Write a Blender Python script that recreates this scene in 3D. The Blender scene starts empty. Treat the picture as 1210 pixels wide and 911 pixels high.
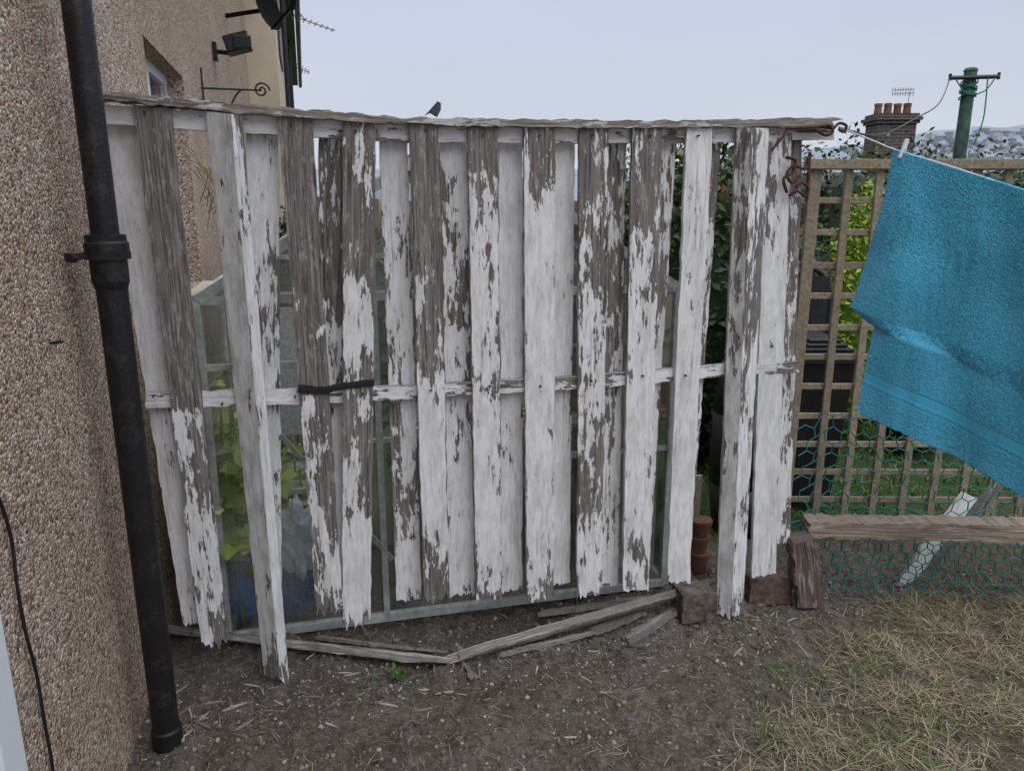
import bpy, math, random, bmesh
from mathutils import Vector, noise
random.seed(7)
R=random.random
U=random.uniform
sc=bpy.context.scene
# ------------------------------------------------------------------ measured geometry
PITCH=math.radians(13.4); CS=math.cos(PITCH); SN=math.sin(PITCH)
C=Vector((0,0,1.55)); FPX=880.0
def ray(px,py):
    u=(px-605)/FPX; v=(py-455.5)/FPX
    return Vector((u, CS-v*SN, -SN-v*CS))
def hit(px,py,p0,n):
    r=ray(px,py); t=(p0-C).dot(n)/r.dot(n); return C+r*t
FD=Vector((.9708,.2398,0)).normalized(); FN=Vector((-.2398,.9708,0)).normalized(); FP=Vector((0,2.431,0))
def F(px,py,off=0.): return hit(px,py,FP+FN*off,FN)
WD=Vector((-.2607,.9654,0)).normalized(); WN=Vector((.9654,.2607,0)).normalized(); WP=Vector((-.604,0,0))
def W(px,py,off=0.): return hit(px,py,WP+WN*off,WN)
def G(px,py,z=0.): return hit(px,py,Vector((0,0,z)),Vector((0,0,1)))
def D(px,py,Y): return hit(px,py,Vector((0,Y,0)),Vector((0,1,0)))
def wl(a,z,off=0.):
    p=WP+WD*a+WN*off; return Vector((p.x,p.y,z))
def fl(a,z,off=0.):
    p=FP+FD*a+FN*off; return Vector((p.x,p.y,z))
# ------------------------------------------------------------------ helpers
def link(o,parent=None):
    sc.collection.objects.link(o)
    if parent: o.parent=parent
    return o
def empty(name):
    o=bpy.data.objects.new(name,None); o.empty_display_size=.1; return link(o)
def mesh(name,vs,fs,mt,parent=None,attrs=None,smooth=False):
    me=bpy.data.meshes.new(name); me.from_pydata([tuple(v) for v in vs],[],fs); me.update()
    if mt: me.materials.append(mt)
    if attrs:
        for k,(ty,data) in attrs.items():
            a=me.attributes.new(k,ty,'POINT')
            if ty=='FLOAT': a.data.foreach_set('value',data)
            else: a.data.foreach_set('vector',[c for v in data for c in v])
    if smooth: me.polygons.foreach_set('use_smooth',[True]*len(me.polygons))
    return link(bpy.data.objects.new(name,me),parent)
def hexa(p):
    return p,[(0,3,2,1),(4,5,6,7),(0,1,5,4),(1,2,6,5),(2,3,7,6),(3,0,4,7)]
def boxv(x0,x1,y0,y1,z0,z1):
    return [Vector(q) for q in ((x0,y0,z0),(x1,y0,z0),(x1,y1,z0),(x0,y1,z0),(x0,y0,z1),(x1,y0,z1),(x1,y1,z1),(x0,y1,z1))]
class MB:
    def __init__(s): s.v=[]; s.f=[]; s.r=[]
    def add(s,vs,fs,r=0.):
        b=len(s.v); s.v+=list(vs); s.f+=[tuple(i+b for i in f) for f in fs]; s.r+=[r]*len(vs)
    def box(s,*a,r=0.):
        v,f=hexa(boxv(*a)); s.add(v,f,r)
    def obox(s,o,ax,ay,az,r=0.):
        v,f=hexa([o,o+ax,o+ax+ay,o+ay,o+az,o+ax+az,o+ax+ay+az,o+ay+az]); s.add(v,f,r)
    def bar(s,a,b,w,d,r=0.,up=Vector((0,0,1))):
        a=Vector(a);b=Vector(b); t=(b-a).normalized()
        if abs(t.dot(up))>.95: up=FN
        x=t.cross(up).normalized(); y=x.cross(t).normalized()
        x=x*w/2;y=y*d/2
        v,f=hexa([a-x-y,a+x-y,a+x+y,a-x+y,b-x-y,b+x-y,b+x+y,b-x+y]); s.add(v,f,r)
    def cyl(s,a,b,r0,r1,n=12,r=0.,cap=True):
        a=Vector(a);b=Vector(b); t=(b-a).normalized(); up=Vector((0,0,1)) if abs(t.z)<.9 else Vector((1,0,0))
        x=t.cross(up).normalized(); y=t.cross(x)
        v=[a+(x*math.cos(i*6.2832/n)+y*math.sin(i*6.2832/n))*r0 for i in range(n)]+[b+(x*math.cos(i*6.2832/n)+y*math.sin(i*6.2832/n))*r1 for i in range(n)]
        f=[(i,(i+1)%n,n+(i+1)%n,n+i) for i in range(n)]
        if cap: f+=[tuple(range(n))[::-1],tuple(range(n,2*n))]
        s.add(v,f,r)
    def out(s,name,mt,parent=None,smooth=False):
        return mesh(name,s.v,s.f,mt,parent,{'rnd':('FLOAT',s.r)},smooth)
def tube(name,lines,r,mt,parent=None,cyc=False,res=2):
    cu=bpy.data.curves.new(name,'CURVE'); cu.dimensions='3D'; cu.bevel_depth=r; cu.bevel_resolution=res; cu.use_fill_caps=True
    for pts in lines:
        sp=cu.splines.new('POLY'); sp.points.add(len(pts)-1)
        for i,p in enumerate(pts): sp.points[i].co=(p[0],p[1],p[2],1)
        sp.use_cyclic_u=cyc
    cu.materials.append(mt)
    return link(bpy.data.objects.new(name,cu),parent)
def smoothpts(pts,n=8):
    o=[];P=[Vector(p) for p in pts]
    for i in range(len(P)-1):
        p0=P[max(i-1,0)];p1=P[i];p2=P[i+1];p3=P[min(i+2,len(P)-1)]
        for k in range(n):
            t=k/n
            o.append(.5*((2*p1)+(p2-p0)*t+(2*p0-5*p1+4*p2-p3)*t*t+(3*p1-p0-3*p2+p3)*t**3))
    o.append(P[-1]); return o
def bevel(o,w,seg=2):
    m=o.modifiers.new('b','BEVEL'); m.width=w; m.segments=seg; m.limit_method='ANGLE'
# ------------------------------------------------------------------ materials
class M:
    def __init__(s,name,rough=.8,col=(.5,.5,.5),spec=.3):
        s.m=bpy.data.materials.new(name); s.m.use_nodes=True; s.nt=s.m.node_tree; s.b=s.nt.nodes['Principled BSDF']
        s.b.inputs['Roughness'].default_value=rough; s.b.inputs['Base Color'].default_value=(*col,1)
        s.b.inputs['Specular IOR Level'].default_value=spec
    def n(s,t,**k):
        x=s.nt.nodes.new(t)
        for a,b in k.items(): setattr(x,a,b)
        return x
    def l(s,a,b): s.nt.links.new(a,b)
    def val(s,sock,v):
        if isinstance(v,bpy.types.NodeSocket): s.l(v,sock)
        else: sock.default_value=v
    def math(s,op,a,b=0.,c=0.,clamp=False):
        x=s.n('ShaderNodeMath',operation=op); x.use_clamp=clamp
        s.val(x.inputs[0],a); s.val(x.inputs[1],b); s.val(x.inputs[2],c); return x.outputs[0]
    def obj(s): return s.n('ShaderNodeTexCoord').outputs['Object']
    def attr(s,nm,vec=False):
        x=s.n('ShaderNodeAttribute'); x.attribute_name=nm; return x.outputs['Vector' if vec else 'Fac']
    def mp(s,v,sc=(1,1,1),loc=(0,0,0)):
        x=s.n('ShaderNodeMapping'); s.l(v,x.inputs[0]); x.inputs['Scale'].default_value=sc; x.inputs['Location'].default_value=loc; return x.outputs[0]
    def noise(s,v,scale,det=4,rough=.5,dist=0.):
        x=s.n('ShaderNodeTexNoise'); s.l(v,x.inputs['Vector']); x.inputs['Scale'].default_value=scale; x.inputs['Detail'].default_value=det
        x.inputs['Roughness'].default_value=rough; x.inputs['Distortion'].default_value=dist; return x.outputs['Fac']
    def vor(s,v,scale,feat='F1',out='Distance',rnd=1.):
        x=s.n('ShaderNodeTexVoronoi',feature=feat); s.l(v,x.inputs['Vector']); x.inputs['Scale'].default_value=scale; x.inputs['Randomness'].default_value=rnd; return x.outputs[out]
    def ramp(s,f,pts,interp='LINEAR'):
        x=s.n('ShaderNodeValToRGB'); s.l(f,x.inputs[0]); cr=x.color_ramp; cr.interpolation=interp
        while len(cr.elements)<len(pts): cr.elements.new(.5)
        for e,(p,c) in zip(cr.elements,pts):
            e.position=p; e.color=(*c,1) if len(c)==3 else c
        return x.outputs[0]
    def mix(s,f,a,b,mode='MIX'):
        x=s.n('ShaderNodeMix',data_type='RGBA',blend_type=mode)
        s.val(x.inputs[0],f)
        for i,v in ((6,a),(7,b)):
            if isinstance(v,tuple): x.inputs[i].default_value=(*v,1)
            else: s.l(v,x.inputs[i])
        return x.outputs[2]
    def step(s,v,a,b,lo=0.,hi=1.):
        x=s.n('ShaderNodeMapRange'); x.clamp=True
        s.val(x.inputs[0],v); s.val(x.inputs[1],a); s.val(x.inputs[2],b); s.val(x.inputs[3],lo); s.val(x.inputs[4],hi); return x.outputs[0]
    def bump(s,h,st=.5,dist=.01):
        x=s.n('ShaderNodeBump'); x.inputs['Strength'].default_value=st; x.inputs['Distance'].default_value=dist
        s.l(h,x.inputs['Height']); s.l(x.outputs[0],s.b.inputs['Normal'])
    def col(s,c): s.l(c,s.b.inputs['Base Color'])
def simple(name,col,rough=.6,var=.25,scale=20,bump=.2,spec=.3,metal=0.):
    m=M(name,rough,col,spec); v=m.obj(); f=m.noise(v,scale,4,.6)
    d=tuple(c*(1-var) for c in col); l_=tuple(min(1,c*(1+var)) for c in col)
    m.col(m.ramp(f,[(.3,d),(.7,l_)])); m.b.inputs['Metallic'].default_value=metal
    if bump: m.bump(f,bump,.005)
    return m.m
def paint_mat(name,paint_hi=(.82,.82,.84),paint_lo=(.64,.635,.62),wood=((.040,.034,.030),(.145,.128,.116),(.25,.23,.213),(.40,.385,.37)),bias=-.008):
    m=M(name,.8,spec=.2)
    bc=m.attr('bc',True); wear=m.math('ADD',m.attr('wear'),bias)
    n1=m.noise(m.mp(bc,(1,.28,1)),14,6,.62,.4)
    n2=m.noise(m.mp(bc,(1,.13,1)),95,4,.7)
    n4=m.noise(m.mp(bc,(1,.34,1)),46,4,.7)
    n3=m.noise(m.mp(bc,(1,.5,1)),5,2,.5)
    s=m.math('ADD',m.math('ADD',m.math('MULTIPLY',n1,.42),m.math('MULTIPLY',n4,.20)),m.math('ADD',m.math('MULTIPLY',n2,.21),m.math('MULTIPLY',n3,.17)))
    df=m.math('SUBTRACT',s,wear)
    mask=m.step(df,-.004,.006)
    edge=m.math('SUBTRACT',m.step(df,-.014,.0),mask,clamp=True)
    g=m.noise(m.mp(bc,(1,.020,1)),210,4,.7,.3)
    g2=m.noise(m.mp(bc,(1,.12,1)),16,3,.6)
    wd=m.ramp(g,[(.33,wood[0]),(.44,wood[1]),(.57,wood[2]),(.72,wood[3])])
    wd=m.mix(m.step(g2,.38,.66,0,.5),wd,tuple(c*.85 for c in wood[1]))
    res=m.math('MULTIPLY',m.step(n2,.50,.58),m.step(n4,.43,.56))
    wd=m.mix(m.math('MULTIPLY',res,.45),wd,(.54,.53,.52))
    crk=m.noise(m.mp(bc,(1,.012,1)),60,2,.5,.2)
    cm=m.step(m.math('ABSOLUTE',m.math('SUBTRACT',crk,.46)),.0,.010,1,0)
    dn=m.noise(m.mp(bc,(1,.30,1)),22,5,.75)
    paint=m.mix(m.step(dn,.36,.56),paint_lo,paint_hi)
    paint=m.mix(m.step(n2,.50,.38,0,.38),paint,(.42,.40,.38))
    paint=m.mix(m.step(df,.03,.0,0,.30),paint,(.48,.44,.40))
    c=m.mix(mask,wd,paint)
    c=m.mix(m.math('MULTIPLY',edge,.5),c,(.035,.028,.023))
    c=m.mix(m.math('MULTIPLY',cm,m.step(n3,.40,.56,.75,.0)),c,(.03,.024,.02))
    m.col(c)
    h=m.math('ADD',m.math('MULTIPLY',mask,.7),m.math('MULTIPLY',g,.9))
    m.bump(h,.8,.0024)
    return m.m
PAINT=paint_mat('peeling_white_paint')
PAINTG=paint_mat('peeling_grey_paint',(.68,.69,.69),(.42,.42,.41))
CAPM=paint_mat('weathered_grey_wood',(.60,.59,.57),(.42,.41,.38),((.07,.055,.042),(.21,.18,.15),(.33,.30,.27),(.46,.43,.40)),.03)
def dash_mat():
    m=M('pebbledash',.85); v=m.obj(); SCL=116
    c=m.n('ShaderNodeTexVoronoi',feature='F1'); m.l(v,c.inputs['Vector']); c.inputs['Scale'].default_value=SCL
    e=m.vor(v,SCL,'DISTANCE_TO_EDGE')
    sep=m.n('ShaderNodeSeparateColor'); m.l(c.outputs['Color'],sep.inputs[0])
    st=m.ramp(sep.outputs[0],[(0,(.24,.15,.10)),(.14,(.44,.305,.205)),(.30,(.54,.425,.32)),(.52,(.61,.52,.415)),(.72,(.38,.32,.275)),(.84,(.77,.71,.635)),(.955,(.13,.105,.09))],'CONSTANT')
    big=m.noise(v,1.6,3,.6); mid=m.noise(v,30,2,.6)
    gap=m.math('MAXIMUM',m.step(e,.0,.07,1,0),m.step(mid,.62,.70))
    col=m.mix(gap,st,(.33,.26,.20))
    col=m.mix(m.step(big,.35,.7,0,.4),col,(.64,.50,.39),'MULTIPLY')
    m.col(col)
    h=m.math('MULTIPLY',m.step(c.outputs['Distance'],0,.75,1,0),m.math('SUBTRACT',1,gap))
    m.bump(h,1.,.006)
    return m.m
DASH=dash_mat()
CREAM=simple('cream_render',(.56,.48,.37),.9,.12,3,.1)
BLACKP=M('black_cast_iron',.5,(.012,.012,.013),.4)
_v=BLACKP.obj(); _n=BLACKP.noise(_v,11,5,.7); _n2=BLACKP.noise(_v,110,3,.6)
BLACKP.col(BLACKP.mix(BLACKP.step(BLACKP.math('ADD',BLACKP.math('MULTIPLY',_n,.6),BLACKP.math('MULTIPLY',_n2,.4)),.51,.62,0,.5),(.010,.010,.011),(.058,.052,.05)))
BLACKP.bump(_n2,.6,.002); BLACKP=BLACKP.m
RUST=simple('rusty_iron',(.075,.035,.024),.85,.55,60,.6)
DRUST=simple('dark_rusty_iron',(.022,.016,.014),.8,.5,70,.6)
BLACK=simple('black_plastic',(.016,.016,.018),.45,.3,15,.05,.4)
UPVC=simple('white_upvc',(.72,.76,.80),.35,.04,5,0)
ALU=simple('dull_aluminium',(.46,.49,.47),.5,.35,25,.1,.4,.1)
SLATE=simple('slate',(.07,.07,.08),.7,.3,8,.3)
TERRA=simple('terracotta',(.26,.12,.07),.85,.3,20,.2)
DTERRA=simple('sooty_terracotta',(.17,.085,.055),.9,.4,6,.2)
TIMBER=M('trellis_timber',.85); _b=TIMBER.obj(); _g=TIMBER.noise(_b,60,4,.75); _g3=TIMBER.noise(_b,9,3,.6)
_c=TIMBER.ramp(_g,[(.3,(.12,.09,.062)),(.5,(.31,.25,.17)),(.7,(.48,.40,.29))]); _c=TIMBER.mix(TIMBER.step(_g3,.42,.62,0,.6),_c,(.21,.185,.145)); _c=TIMBER.mix(TIMBER.math('MULTIPLY',TIMBER.attr('rnd'),.5),_c,(.18,.145,.105))
TIMBER.col(_c); TIMBER.bump(_g,.4,.004); TIMBER=TIMBER.m
def brick_wall_mat():
    m=M('brickwork',.9); v=m.obj()
    b=m.n('ShaderNodeTexBrick')
    cx=m.n('ShaderNodeSeparateXYZ'); m.l(v,cx.inputs[0]); cb=m.n('ShaderNodeCombineXYZ')
    m.l(m.math('ADD',cx.outputs[0],cx.outputs[1]),cb.inputs[0]); m.l(cx.outputs[2],cb.inputs[1]); m.l(cb.outputs[0],b.inputs['Vector'])
    b.inputs['Scale'].default_value=1; b.inputs['Brick Width'].default_value=.225; b.inputs['Row Height'].default_value=.075; b.inputs['Mortar Size'].default_value=.008
    b.inputs['Color1'].default_value=(.095,.07,.06,1); b.inputs['Color2'].default_value=(.055,.047,.045,1); b.inputs['Mortar'].default_value=(.15,.14,.13,1)
    m.col(b.outputs[0]); return m.m
BRICKW=brick_wall_mat()
def leaf_mat(name,cols,trans=.0):
    m=M(name,.55,(.1,.2,.05),.35); r=m.attr('rnd'); m.col(m.ramp(r,cols))
    if trans:
        out=m.nt.nodes['Material Output']; tr=m.n('ShaderNodeBsdfTranslucent'); m.l(m.ramp(r,cols),tr.inputs[0])
        mx=m.n('ShaderNodeMixShader'); mx.inputs[0].default_value=trans; m.l(m.b.outputs[0],mx.inputs[1]); m.l(tr.outputs[0],mx.inputs[2]); m.l(mx.outputs[0],out.inputs[0])
    return m.m
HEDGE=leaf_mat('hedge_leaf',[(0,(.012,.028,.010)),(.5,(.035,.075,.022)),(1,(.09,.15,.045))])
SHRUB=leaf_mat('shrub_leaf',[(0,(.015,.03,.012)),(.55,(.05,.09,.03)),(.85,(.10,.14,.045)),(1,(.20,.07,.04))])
GOLD=leaf_mat('conifer_leaf',[(0,(.12,.22,.02)),(.5,(.30,.43,.05)),(1,(.50,.60,.12))])
TOM=leaf_mat('vegetable_leaf',[(0,(.26,.38,.08)),(.5,(.52,.65,.20)),(1,(.80,.84,.45))],.45)
STRAW=leaf_mat('dry_blade',[(0,(.10,.078,.05)),(.4,(.26,.21,.14)),(.80,(.46,.385,.26)),(.87,(.12,.16,.05)),(1,(.11,.20,.04))])
LAWN=leaf_mat('lawn_blade',[(0,(.04,.075,.018)),(.6,(.08,.15,.035)),(1,(.17,.25,.07))])
# ------------------------------------------------------------------ world + sun + camera
w=bpy.data.worlds.new('World'); sc.world=w; w.use_nodes=True; nt=w.node_tree; bg=nt.nodes['Background']
sky=nt.nodes.new('ShaderNodeTexSky'); sky.sky_type='NISHITA'; sky.sun_disc=False
SE,SA=math.radians(52),math.radians(150)
sky.sun_elevation=SE; sky.sun_rotation=SA; sky.dust_density=4
tc=nt.nodes.new('ShaderNodeTexCoord'); sp=nt.nodes.new('ShaderNodeSeparateXYZ'); nt.links.new(tc.outputs['Generated'],sp.inputs[0])
def wn(t): return nt.nodes.new(t)
mr=wn('ShaderNodeMapRange'); mr.interpolation_type='SMOOTHSTEP'; nt.links.new(sp.outputs[2],mr.inputs[0])
mr.inputs[1].default_value=.32; mr.inputs[2].default_value=.95; mr.inputs[3].default_value=1.; mr.inputs[4].default_value=3.1
cr=wn('ShaderNodeValToRGB'); nt.links.new(sp.outputs[2],cr.inputs[0])
cr.color_ramp.elements[0].position=0.; cr.color_ramp.elements[0].color=(.68,.72,.81,1)
cr.color_ramp.elements[1].position=.35; cr.color_ramp.elements[1].color=(.57,.64,.80,1)
e_=cr.color_ramp.elements.new(.8); e_.color=(.64,.65,.69,1)
ns=wn('ShaderNodeTexNoise'); ns.inputs['Scale'].default_value=2.2; ns.inputs['Detail'].default_value=4; 
mpw=wn('ShaderNodeMapping'); mpw.inputs['Scale'].default_value=(1,1,3); nt.links.new(tc.outputs['Generated'],mpw.inputs[0]); nt.links.new(mpw.outputs[0],ns.inputs['Vector'])
mr2=wn('ShaderNodeMapRange'); nt.links.new(ns.outputs['Fac'],mr2.inputs[0]); mr2.inputs[1].default_value=.3; mr2.inputs[2].default_value=.7; mr2.inputs[3].default_value=.95; mr2.inputs[4].default_value=1.05
mu=wn('ShaderNodeMath'); mu.operation='MULTIPLY'; nt.links.new(mr.outputs[0],mu.inputs[0]); nt.links.new(mr2.outputs[0],mu.inputs[1])
vm=wn('ShaderNodeVectorMath'); vm.operation='SCALE'; nt.links.new(cr.outputs[0],vm.inputs[0]); nt.links.new(mu.outputs[0],vm.inputs['Scale'])
vs_=wn('ShaderNodeVectorMath'); vs_.operation='SCALE'; nt.links.new(sky.outputs[0],vs_.inputs[0]); vs_.inputs['Scale'].default_value=.08
mxw=wn('ShaderNodeMix'); mxw.data_type='RGBA'; mxw.inputs[0].default_value=.08; nt.links.new(vm.outputs[0],mxw.inputs[6]); nt.links.new(vs_.outputs[0],mxw.inputs[7])
nt.links.new(mxw.outputs[2],bg.inputs[0]); bg.inputs[1].default_value=1.
su=bpy.data.lights.new('sun','SUN'); su.energy=1.0; su.angle=math.radians(50); su.color=(1,.98,.95)
so=link(bpy.data.objects.new('sun',su))
sd=Vector((math.sin(SA)*math.cos(SE),math.cos(SA)*math.cos(SE),math.sin(SE)))
so.rotation_euler=sd.to_track_quat('Z','Y').to_euler()
cam=bpy.data.cameras.new('camera'); co=link(bpy.data.objects.new('camera',cam)); co.location=C; co.rotation_euler=(math.radians(90)-PITCH,0,0)
cam.sensor_width=36; cam.lens=FPX/1210*36; cam.clip_start=.05; cam.clip_end=5000
sc.camera=co
try:
    sc.view_settings.view_transform='Standard'; sc.view_settings.look='None'; sc.view_settings.exposure=0
except Exception: pass
# ------------------------------------------------------------------ ground
def ax(lo,f0,f1,hi,st):
    a=[f0]; 
    while a[-1]<f1: a.append(a[-1]+st)
    s=st
    while a[-1]<hi: s*=1.35; a.append(a[-1]+s)
    s=st
    while a[0]>lo: s*=1.35; a.insert(0,a[0]-s)
    return a
xs=ax(-1500,-1.4,2.6,1500,.014); ys=ax(-300,1.4,3.2,2500,.014)
HC=G(527,866)
def gz(x,y):
    r=max(abs(x),abs(y-2))
    if r>8: return 0.
    k=1. if r<5 else (8-r)/3
    z=.022*noise.noise(Vector((x*1.3,y*1.3,0)))+.018*noise.noise(Vector((x*5,y*5,3)))
    if k==1 and r<3: z+=.018*noise.noise(Vector((x*14,y*14,7)))+.015*noise.noise(Vector((x*33,y*33,1)))
    z-=.035*math.exp(-(((x-HC.x)/.05)**2+((y-HC.y)/.05)**2))
    return (z-.004)*k
gv=[(x,y,gz(x,y)) for y in ys for x in xs]; nx=len(xs)
gf=[(j*nx+i,j*nx+i+1,(j+1)*nx+i+1,(j+1)*nx+i) for j in range(len(ys)-1) for i in range(nx-1)]
def straw_d(x,y):
    d=(x-.60-(y-1.8)*.72)+.30*noise.noise(Vector((x*3,y*3,0)))
    return max(0,min(1,d*2.2+.05))
m=M('soil',.95,spec=.12); v=m.obj()
n1=m.noise(v,3,4,.65); n2=m.noise(v,55,5,.8); n3=m.noise(v,11,3,.7)
s=m.ramp(n2,[(.30,(.038,.032,.028)),(.5,(.128,.107,.093)),(.70,(.26,.225,.198))])
s=m.mix(m.step(n1,.4,.62,0,.42),s,(.062,.050,.043)); s=m.mix(m.step(n3,.5,.68,0,.45),s,(.22,.195,.172))
vc=m.n('ShaderNodeTexVoronoi'); m.l(v,vc.inputs['Vector']); vc.inputs['Scale'].default_value=120
sp2=m.n('ShaderNodeSeparateColor'); m.l(vc.outputs['Color'],sp2.inputs[0])
s=m.mix(m.math('MULTIPLY',m.step(vc.outputs['Distance'],.26,.34,1,0),m.step(sp2.outputs[0],.84,.85)),s,(.33,.30,.265))
sx=m.n('ShaderNodeSeparateXYZ'); m.l(v,sx.inputs[0])
dm=m.math('SUBTRACT',m.math('SUBTRACT',sx.outputs[0],.62),m.math('MULTIPLY',m.math('SUBTRACT',sx.outputs[1],1.8),.72))
dm=m.math('ADD',dm,m.math('MULTIPLY',m.math('SUBTRACT',n1,.5),.9))
dg=m.ramp(n2,[(.3,(.05,.04,.027)),(.55,(.13,.105,.068)),(.75,(.23,.19,.125))])
s=m.mix(m.step(dm,0,.5,0,.8),s,dg)
back=m.math('SUBTRACT',sx.outputs[1],m.math('MULTIPLY',sx.outputs[0],.247))
s=m.mix(m.step(m.math('ADD',back,m.math('MULTIPLY',n1,.3)),3.0,3.4),s,m.ramp(n2,[(.3,(.03,.055,.015)),(.7,(.09,.14,.045))]))
m.col(s); m.bump(n2,.9,.014)
mesh('ground',gv,gf,m.m,smooth=True)
def blades(name,n,region,dens,mt,L=(.04,.11),wd=.0016,flat=.25,curl=.5):
    V=[];Fc=[];A=[]
    c=0
    for _ in range(n*6):
        if c>=n: break
        x=U(region[0],region[1]); y=U(region[2],region[3])
        if R()>dens(x,y): continue
        c+=1; z=gz(x,y); l_=U(*L); a=U(0,6.283); e=abs(random.gauss(0,flat))+.04; r=R()
        d=Vector((math.cos(a)*math.cos(e),math.sin(a)*math.cos(e),math.sin(e))); s_=Vector((-math.sin(a),math.cos(a),0))*wd*U(.6,1.4)
        p=Vector((x,y,z+.002)); q=p+d*l_*.5+Vector((0,0,.004)); b2=a+U(-curl,curl)
        d2=Vector((math.cos(b2)*math.cos(e*.3),math.sin(b2)*math.cos(e*.3),math.sin(e*.3)-.05)); t=q+d2*l_*.5
        t.z=max(t.z,gz(t.x,t.y)+.003)
        b=len(V); V+=[p-s_,p+s_,q+s_*.9,q-s_*.9,t]; Fc+=[(b,b+1,b+2,b+3),(b+3,b+2,b+4)]; A+=[r]*5
    mesh(name,V,Fc,mt,None,{'rnd':('FLOAT',A)})
blades('dry_grass',24000,(.2,3.2,1.0,2.9),lambda x,y: straw_d(x,y)*(.15+.85*(noise.noise(Vector((x*4,y*4,9)))>-.05)),STRAW,(.03,.13),.0010,.24)
blades('straw_litter',2600,(-1.1,1.8,1.5,3.),lambda x,y:.25+.75*max(0,noise.noise(Vector((x*4,y*4,2)))),STRAW,(.015,.08),.0009,.12)
blades('lawn_grass',6000,(-.2,4.5,3.2,6.5),lambda x,y:1 if y-.247*x>3.1 else 0,LAWN,(.05,.12),.004,.9)
def scatter_chips(name,n,reg,mt,smin,smax,flat,dens=lambda x,y:1,asp=.8):
    V=[];Fc=[];A=[]
    for _ in range(n):
        x=U(reg[0],reg[1]); y=U(reg[2],reg[3])
        if R()>dens(x,y): continue
        s_=smin+(smax-smin)*R()**3; z=gz(x,y)+s_*.25*flat; a=U(0,6.28); r=R(); b=len(V)
        k=5; ca,sa=math.cos(a),math.sin(a)
        for h,rr in ((-.5,.8),(.1,1.),(.5,.55)):
            for i in range(k):
                an=i*6.283/k; q=s_*rr*U(.7,1.2)*.5; lx=math.cos(an)*q; ly=math.sin(an)*q*asp
                V.append((x+lx*ca-ly*sa,y+lx*sa+ly*ca,z+h*s_*flat)); A.append(r)
        for j in range(2):
            for i in range(k): Fc.append((b+j*k+i,b+j*k+(i+1)%k,b+(j+1)*k+(i+1)%k,b+(j+1)*k+i))
        Fc.append(tuple(b+2*k+i for i in range(k)))
    mesh(name,V,Fc,mt,None,{'rnd':('FLOAT',A)})
mm=M('stone_chip',.9); mm.col(mm.ramp(mm.attr('rnd'),[(0,(.06,.052,.045)),(.5,(.16,.138,.12)),(.85,(.27,.24,.21)),(1,(.42,.385,.34))]))
scatter_chips('gravel',12000,(-1.15,2.2,1.4,3.0),mm.m,.003,.020,.6,lambda x,y:.35+.65*(noise.noise(Vector((x*3,y*3,5)))>-.05))
mc=M('paint_chip',.8); mc.col(mc.ramp(mc.attr('rnd'),[(0,(.34,.32,.29)),(1,(.62,.61,.59))]))
nearf=lambda wd,o: (lambda x,y:math.exp(-((y-.247*x-o)/wd)**2) + .02)
scatter_chips('paint_flakes',3400,(-1.15,1.0,1.7,2.75),mc.m,.002,.013,.2,nearf(.15,2.30),.6)
mw=M('wood_splinter',.9); mw.col(mw.ramp(mw.attr('rnd'),[(0,(.07,.052,.04)),(.5,(.23,.19,.16)),(1,(.46,.42,.375))]))
scatter_chips('wood_splinters',1200,(-1.1,1.1,1.7,2.75),mw.m,.012,.10,.08,nearf(.16,2.26),.10)
# ------------------------------------------------------------------ pebbledash house
house=empty('pebbledash_house')
T=.25
def wallseg(nm,a0,a1,z0,z1,mt=DASH,o0=0.,th=T):
    mb=MB(); mb.obox(wl(a0,z0,o0-th),WD*(a1-a0),WN*th*1.0,Vector((0,0,z1-z0))); return mb.out(nm,mt,house)
wa0,wa1=3.32,4.35; wz0,wz1=1.15,2.22; AE=10.1
wallseg('wall_near',-3,wa0,-.05,5.6); wallseg('wall_under_window',wa0,wa1,-.05,wz0); wallseg('wall_over_window',wa0,wa1,wz1,5.6); wallseg('wall_far',wa1,AE,-.05,5.6)
mb=MB(); mb.obox(wl(-3,-.05,-7),WD*.25,WN*(7-T),Vector((0,0,5.65))); mb.obox(wl(AE-.25,-.05,-7),WD*.25,WN*(7-T),Vector((0,0,5.65))); mb.obox(wl(-2.75,-.05,-7),WD*(AE+2.5),WN*.25,Vector((0,0,5.65)))
mb.out('other_walls',DASH,house)
mb=MB()
p=[wl(-3.2,5.6,.3),wl(AE,5.6,.3),wl(AE,5.6,-7.3),wl(-3.2,5.6,-7.3),wl(-3.2,7.8,-3.5),wl(AE,7.8,-3.5)]
mb.add(p,[(0,1,5,4),(2,3,4,5),(0,4,3),(1,2,5),(0,3,2,1)]); mb.out('roof',SLATE,house)
mb=MB()
for z in (wz0,wz1-.05): mb.obox(wl(wa0,z,-.13),WD*(wa1-wa0),WN*.05,Vector((0,0,.05)))
for a in (wa0,(wa0+wa1)/2-.025,wa1-.05): mb.obox(wl(a,wz0+.05,-.13),WD*.05,WN*.048,Vector((0,0,wz1-wz0-.1)))
mb.out('window_frame',UPVC,house)
gl=M('window_glass',.08,(.03,.035,.04),.6).m
mb=MB(); mb.obox(wl(wa0,wz0,-.12),WD*(wa1-wa0),WN*.012,Vector((0,0,wz1-wz0))); mb.out('window_pane',gl,house)
mb=MB(); mb.obox(wl(wa0-.04,wz0-.05,-.1),WD*(wa1-wa0+.08),WN*.15,Vector((0,0,.048))); mb.out('window_sill',CREAM,house)
mb=MB(); a1=(W(24,850,.03)-WP).dot(WD)
mb.obox(wl(a1-.09,-.02,.0),WD*.09,WN*.03,Vector((0,0,2.1))); mb.obox(wl(a1-.95,-.02,.0),WD*.09,WN*.03,Vector((0,0,2.1)))
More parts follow.
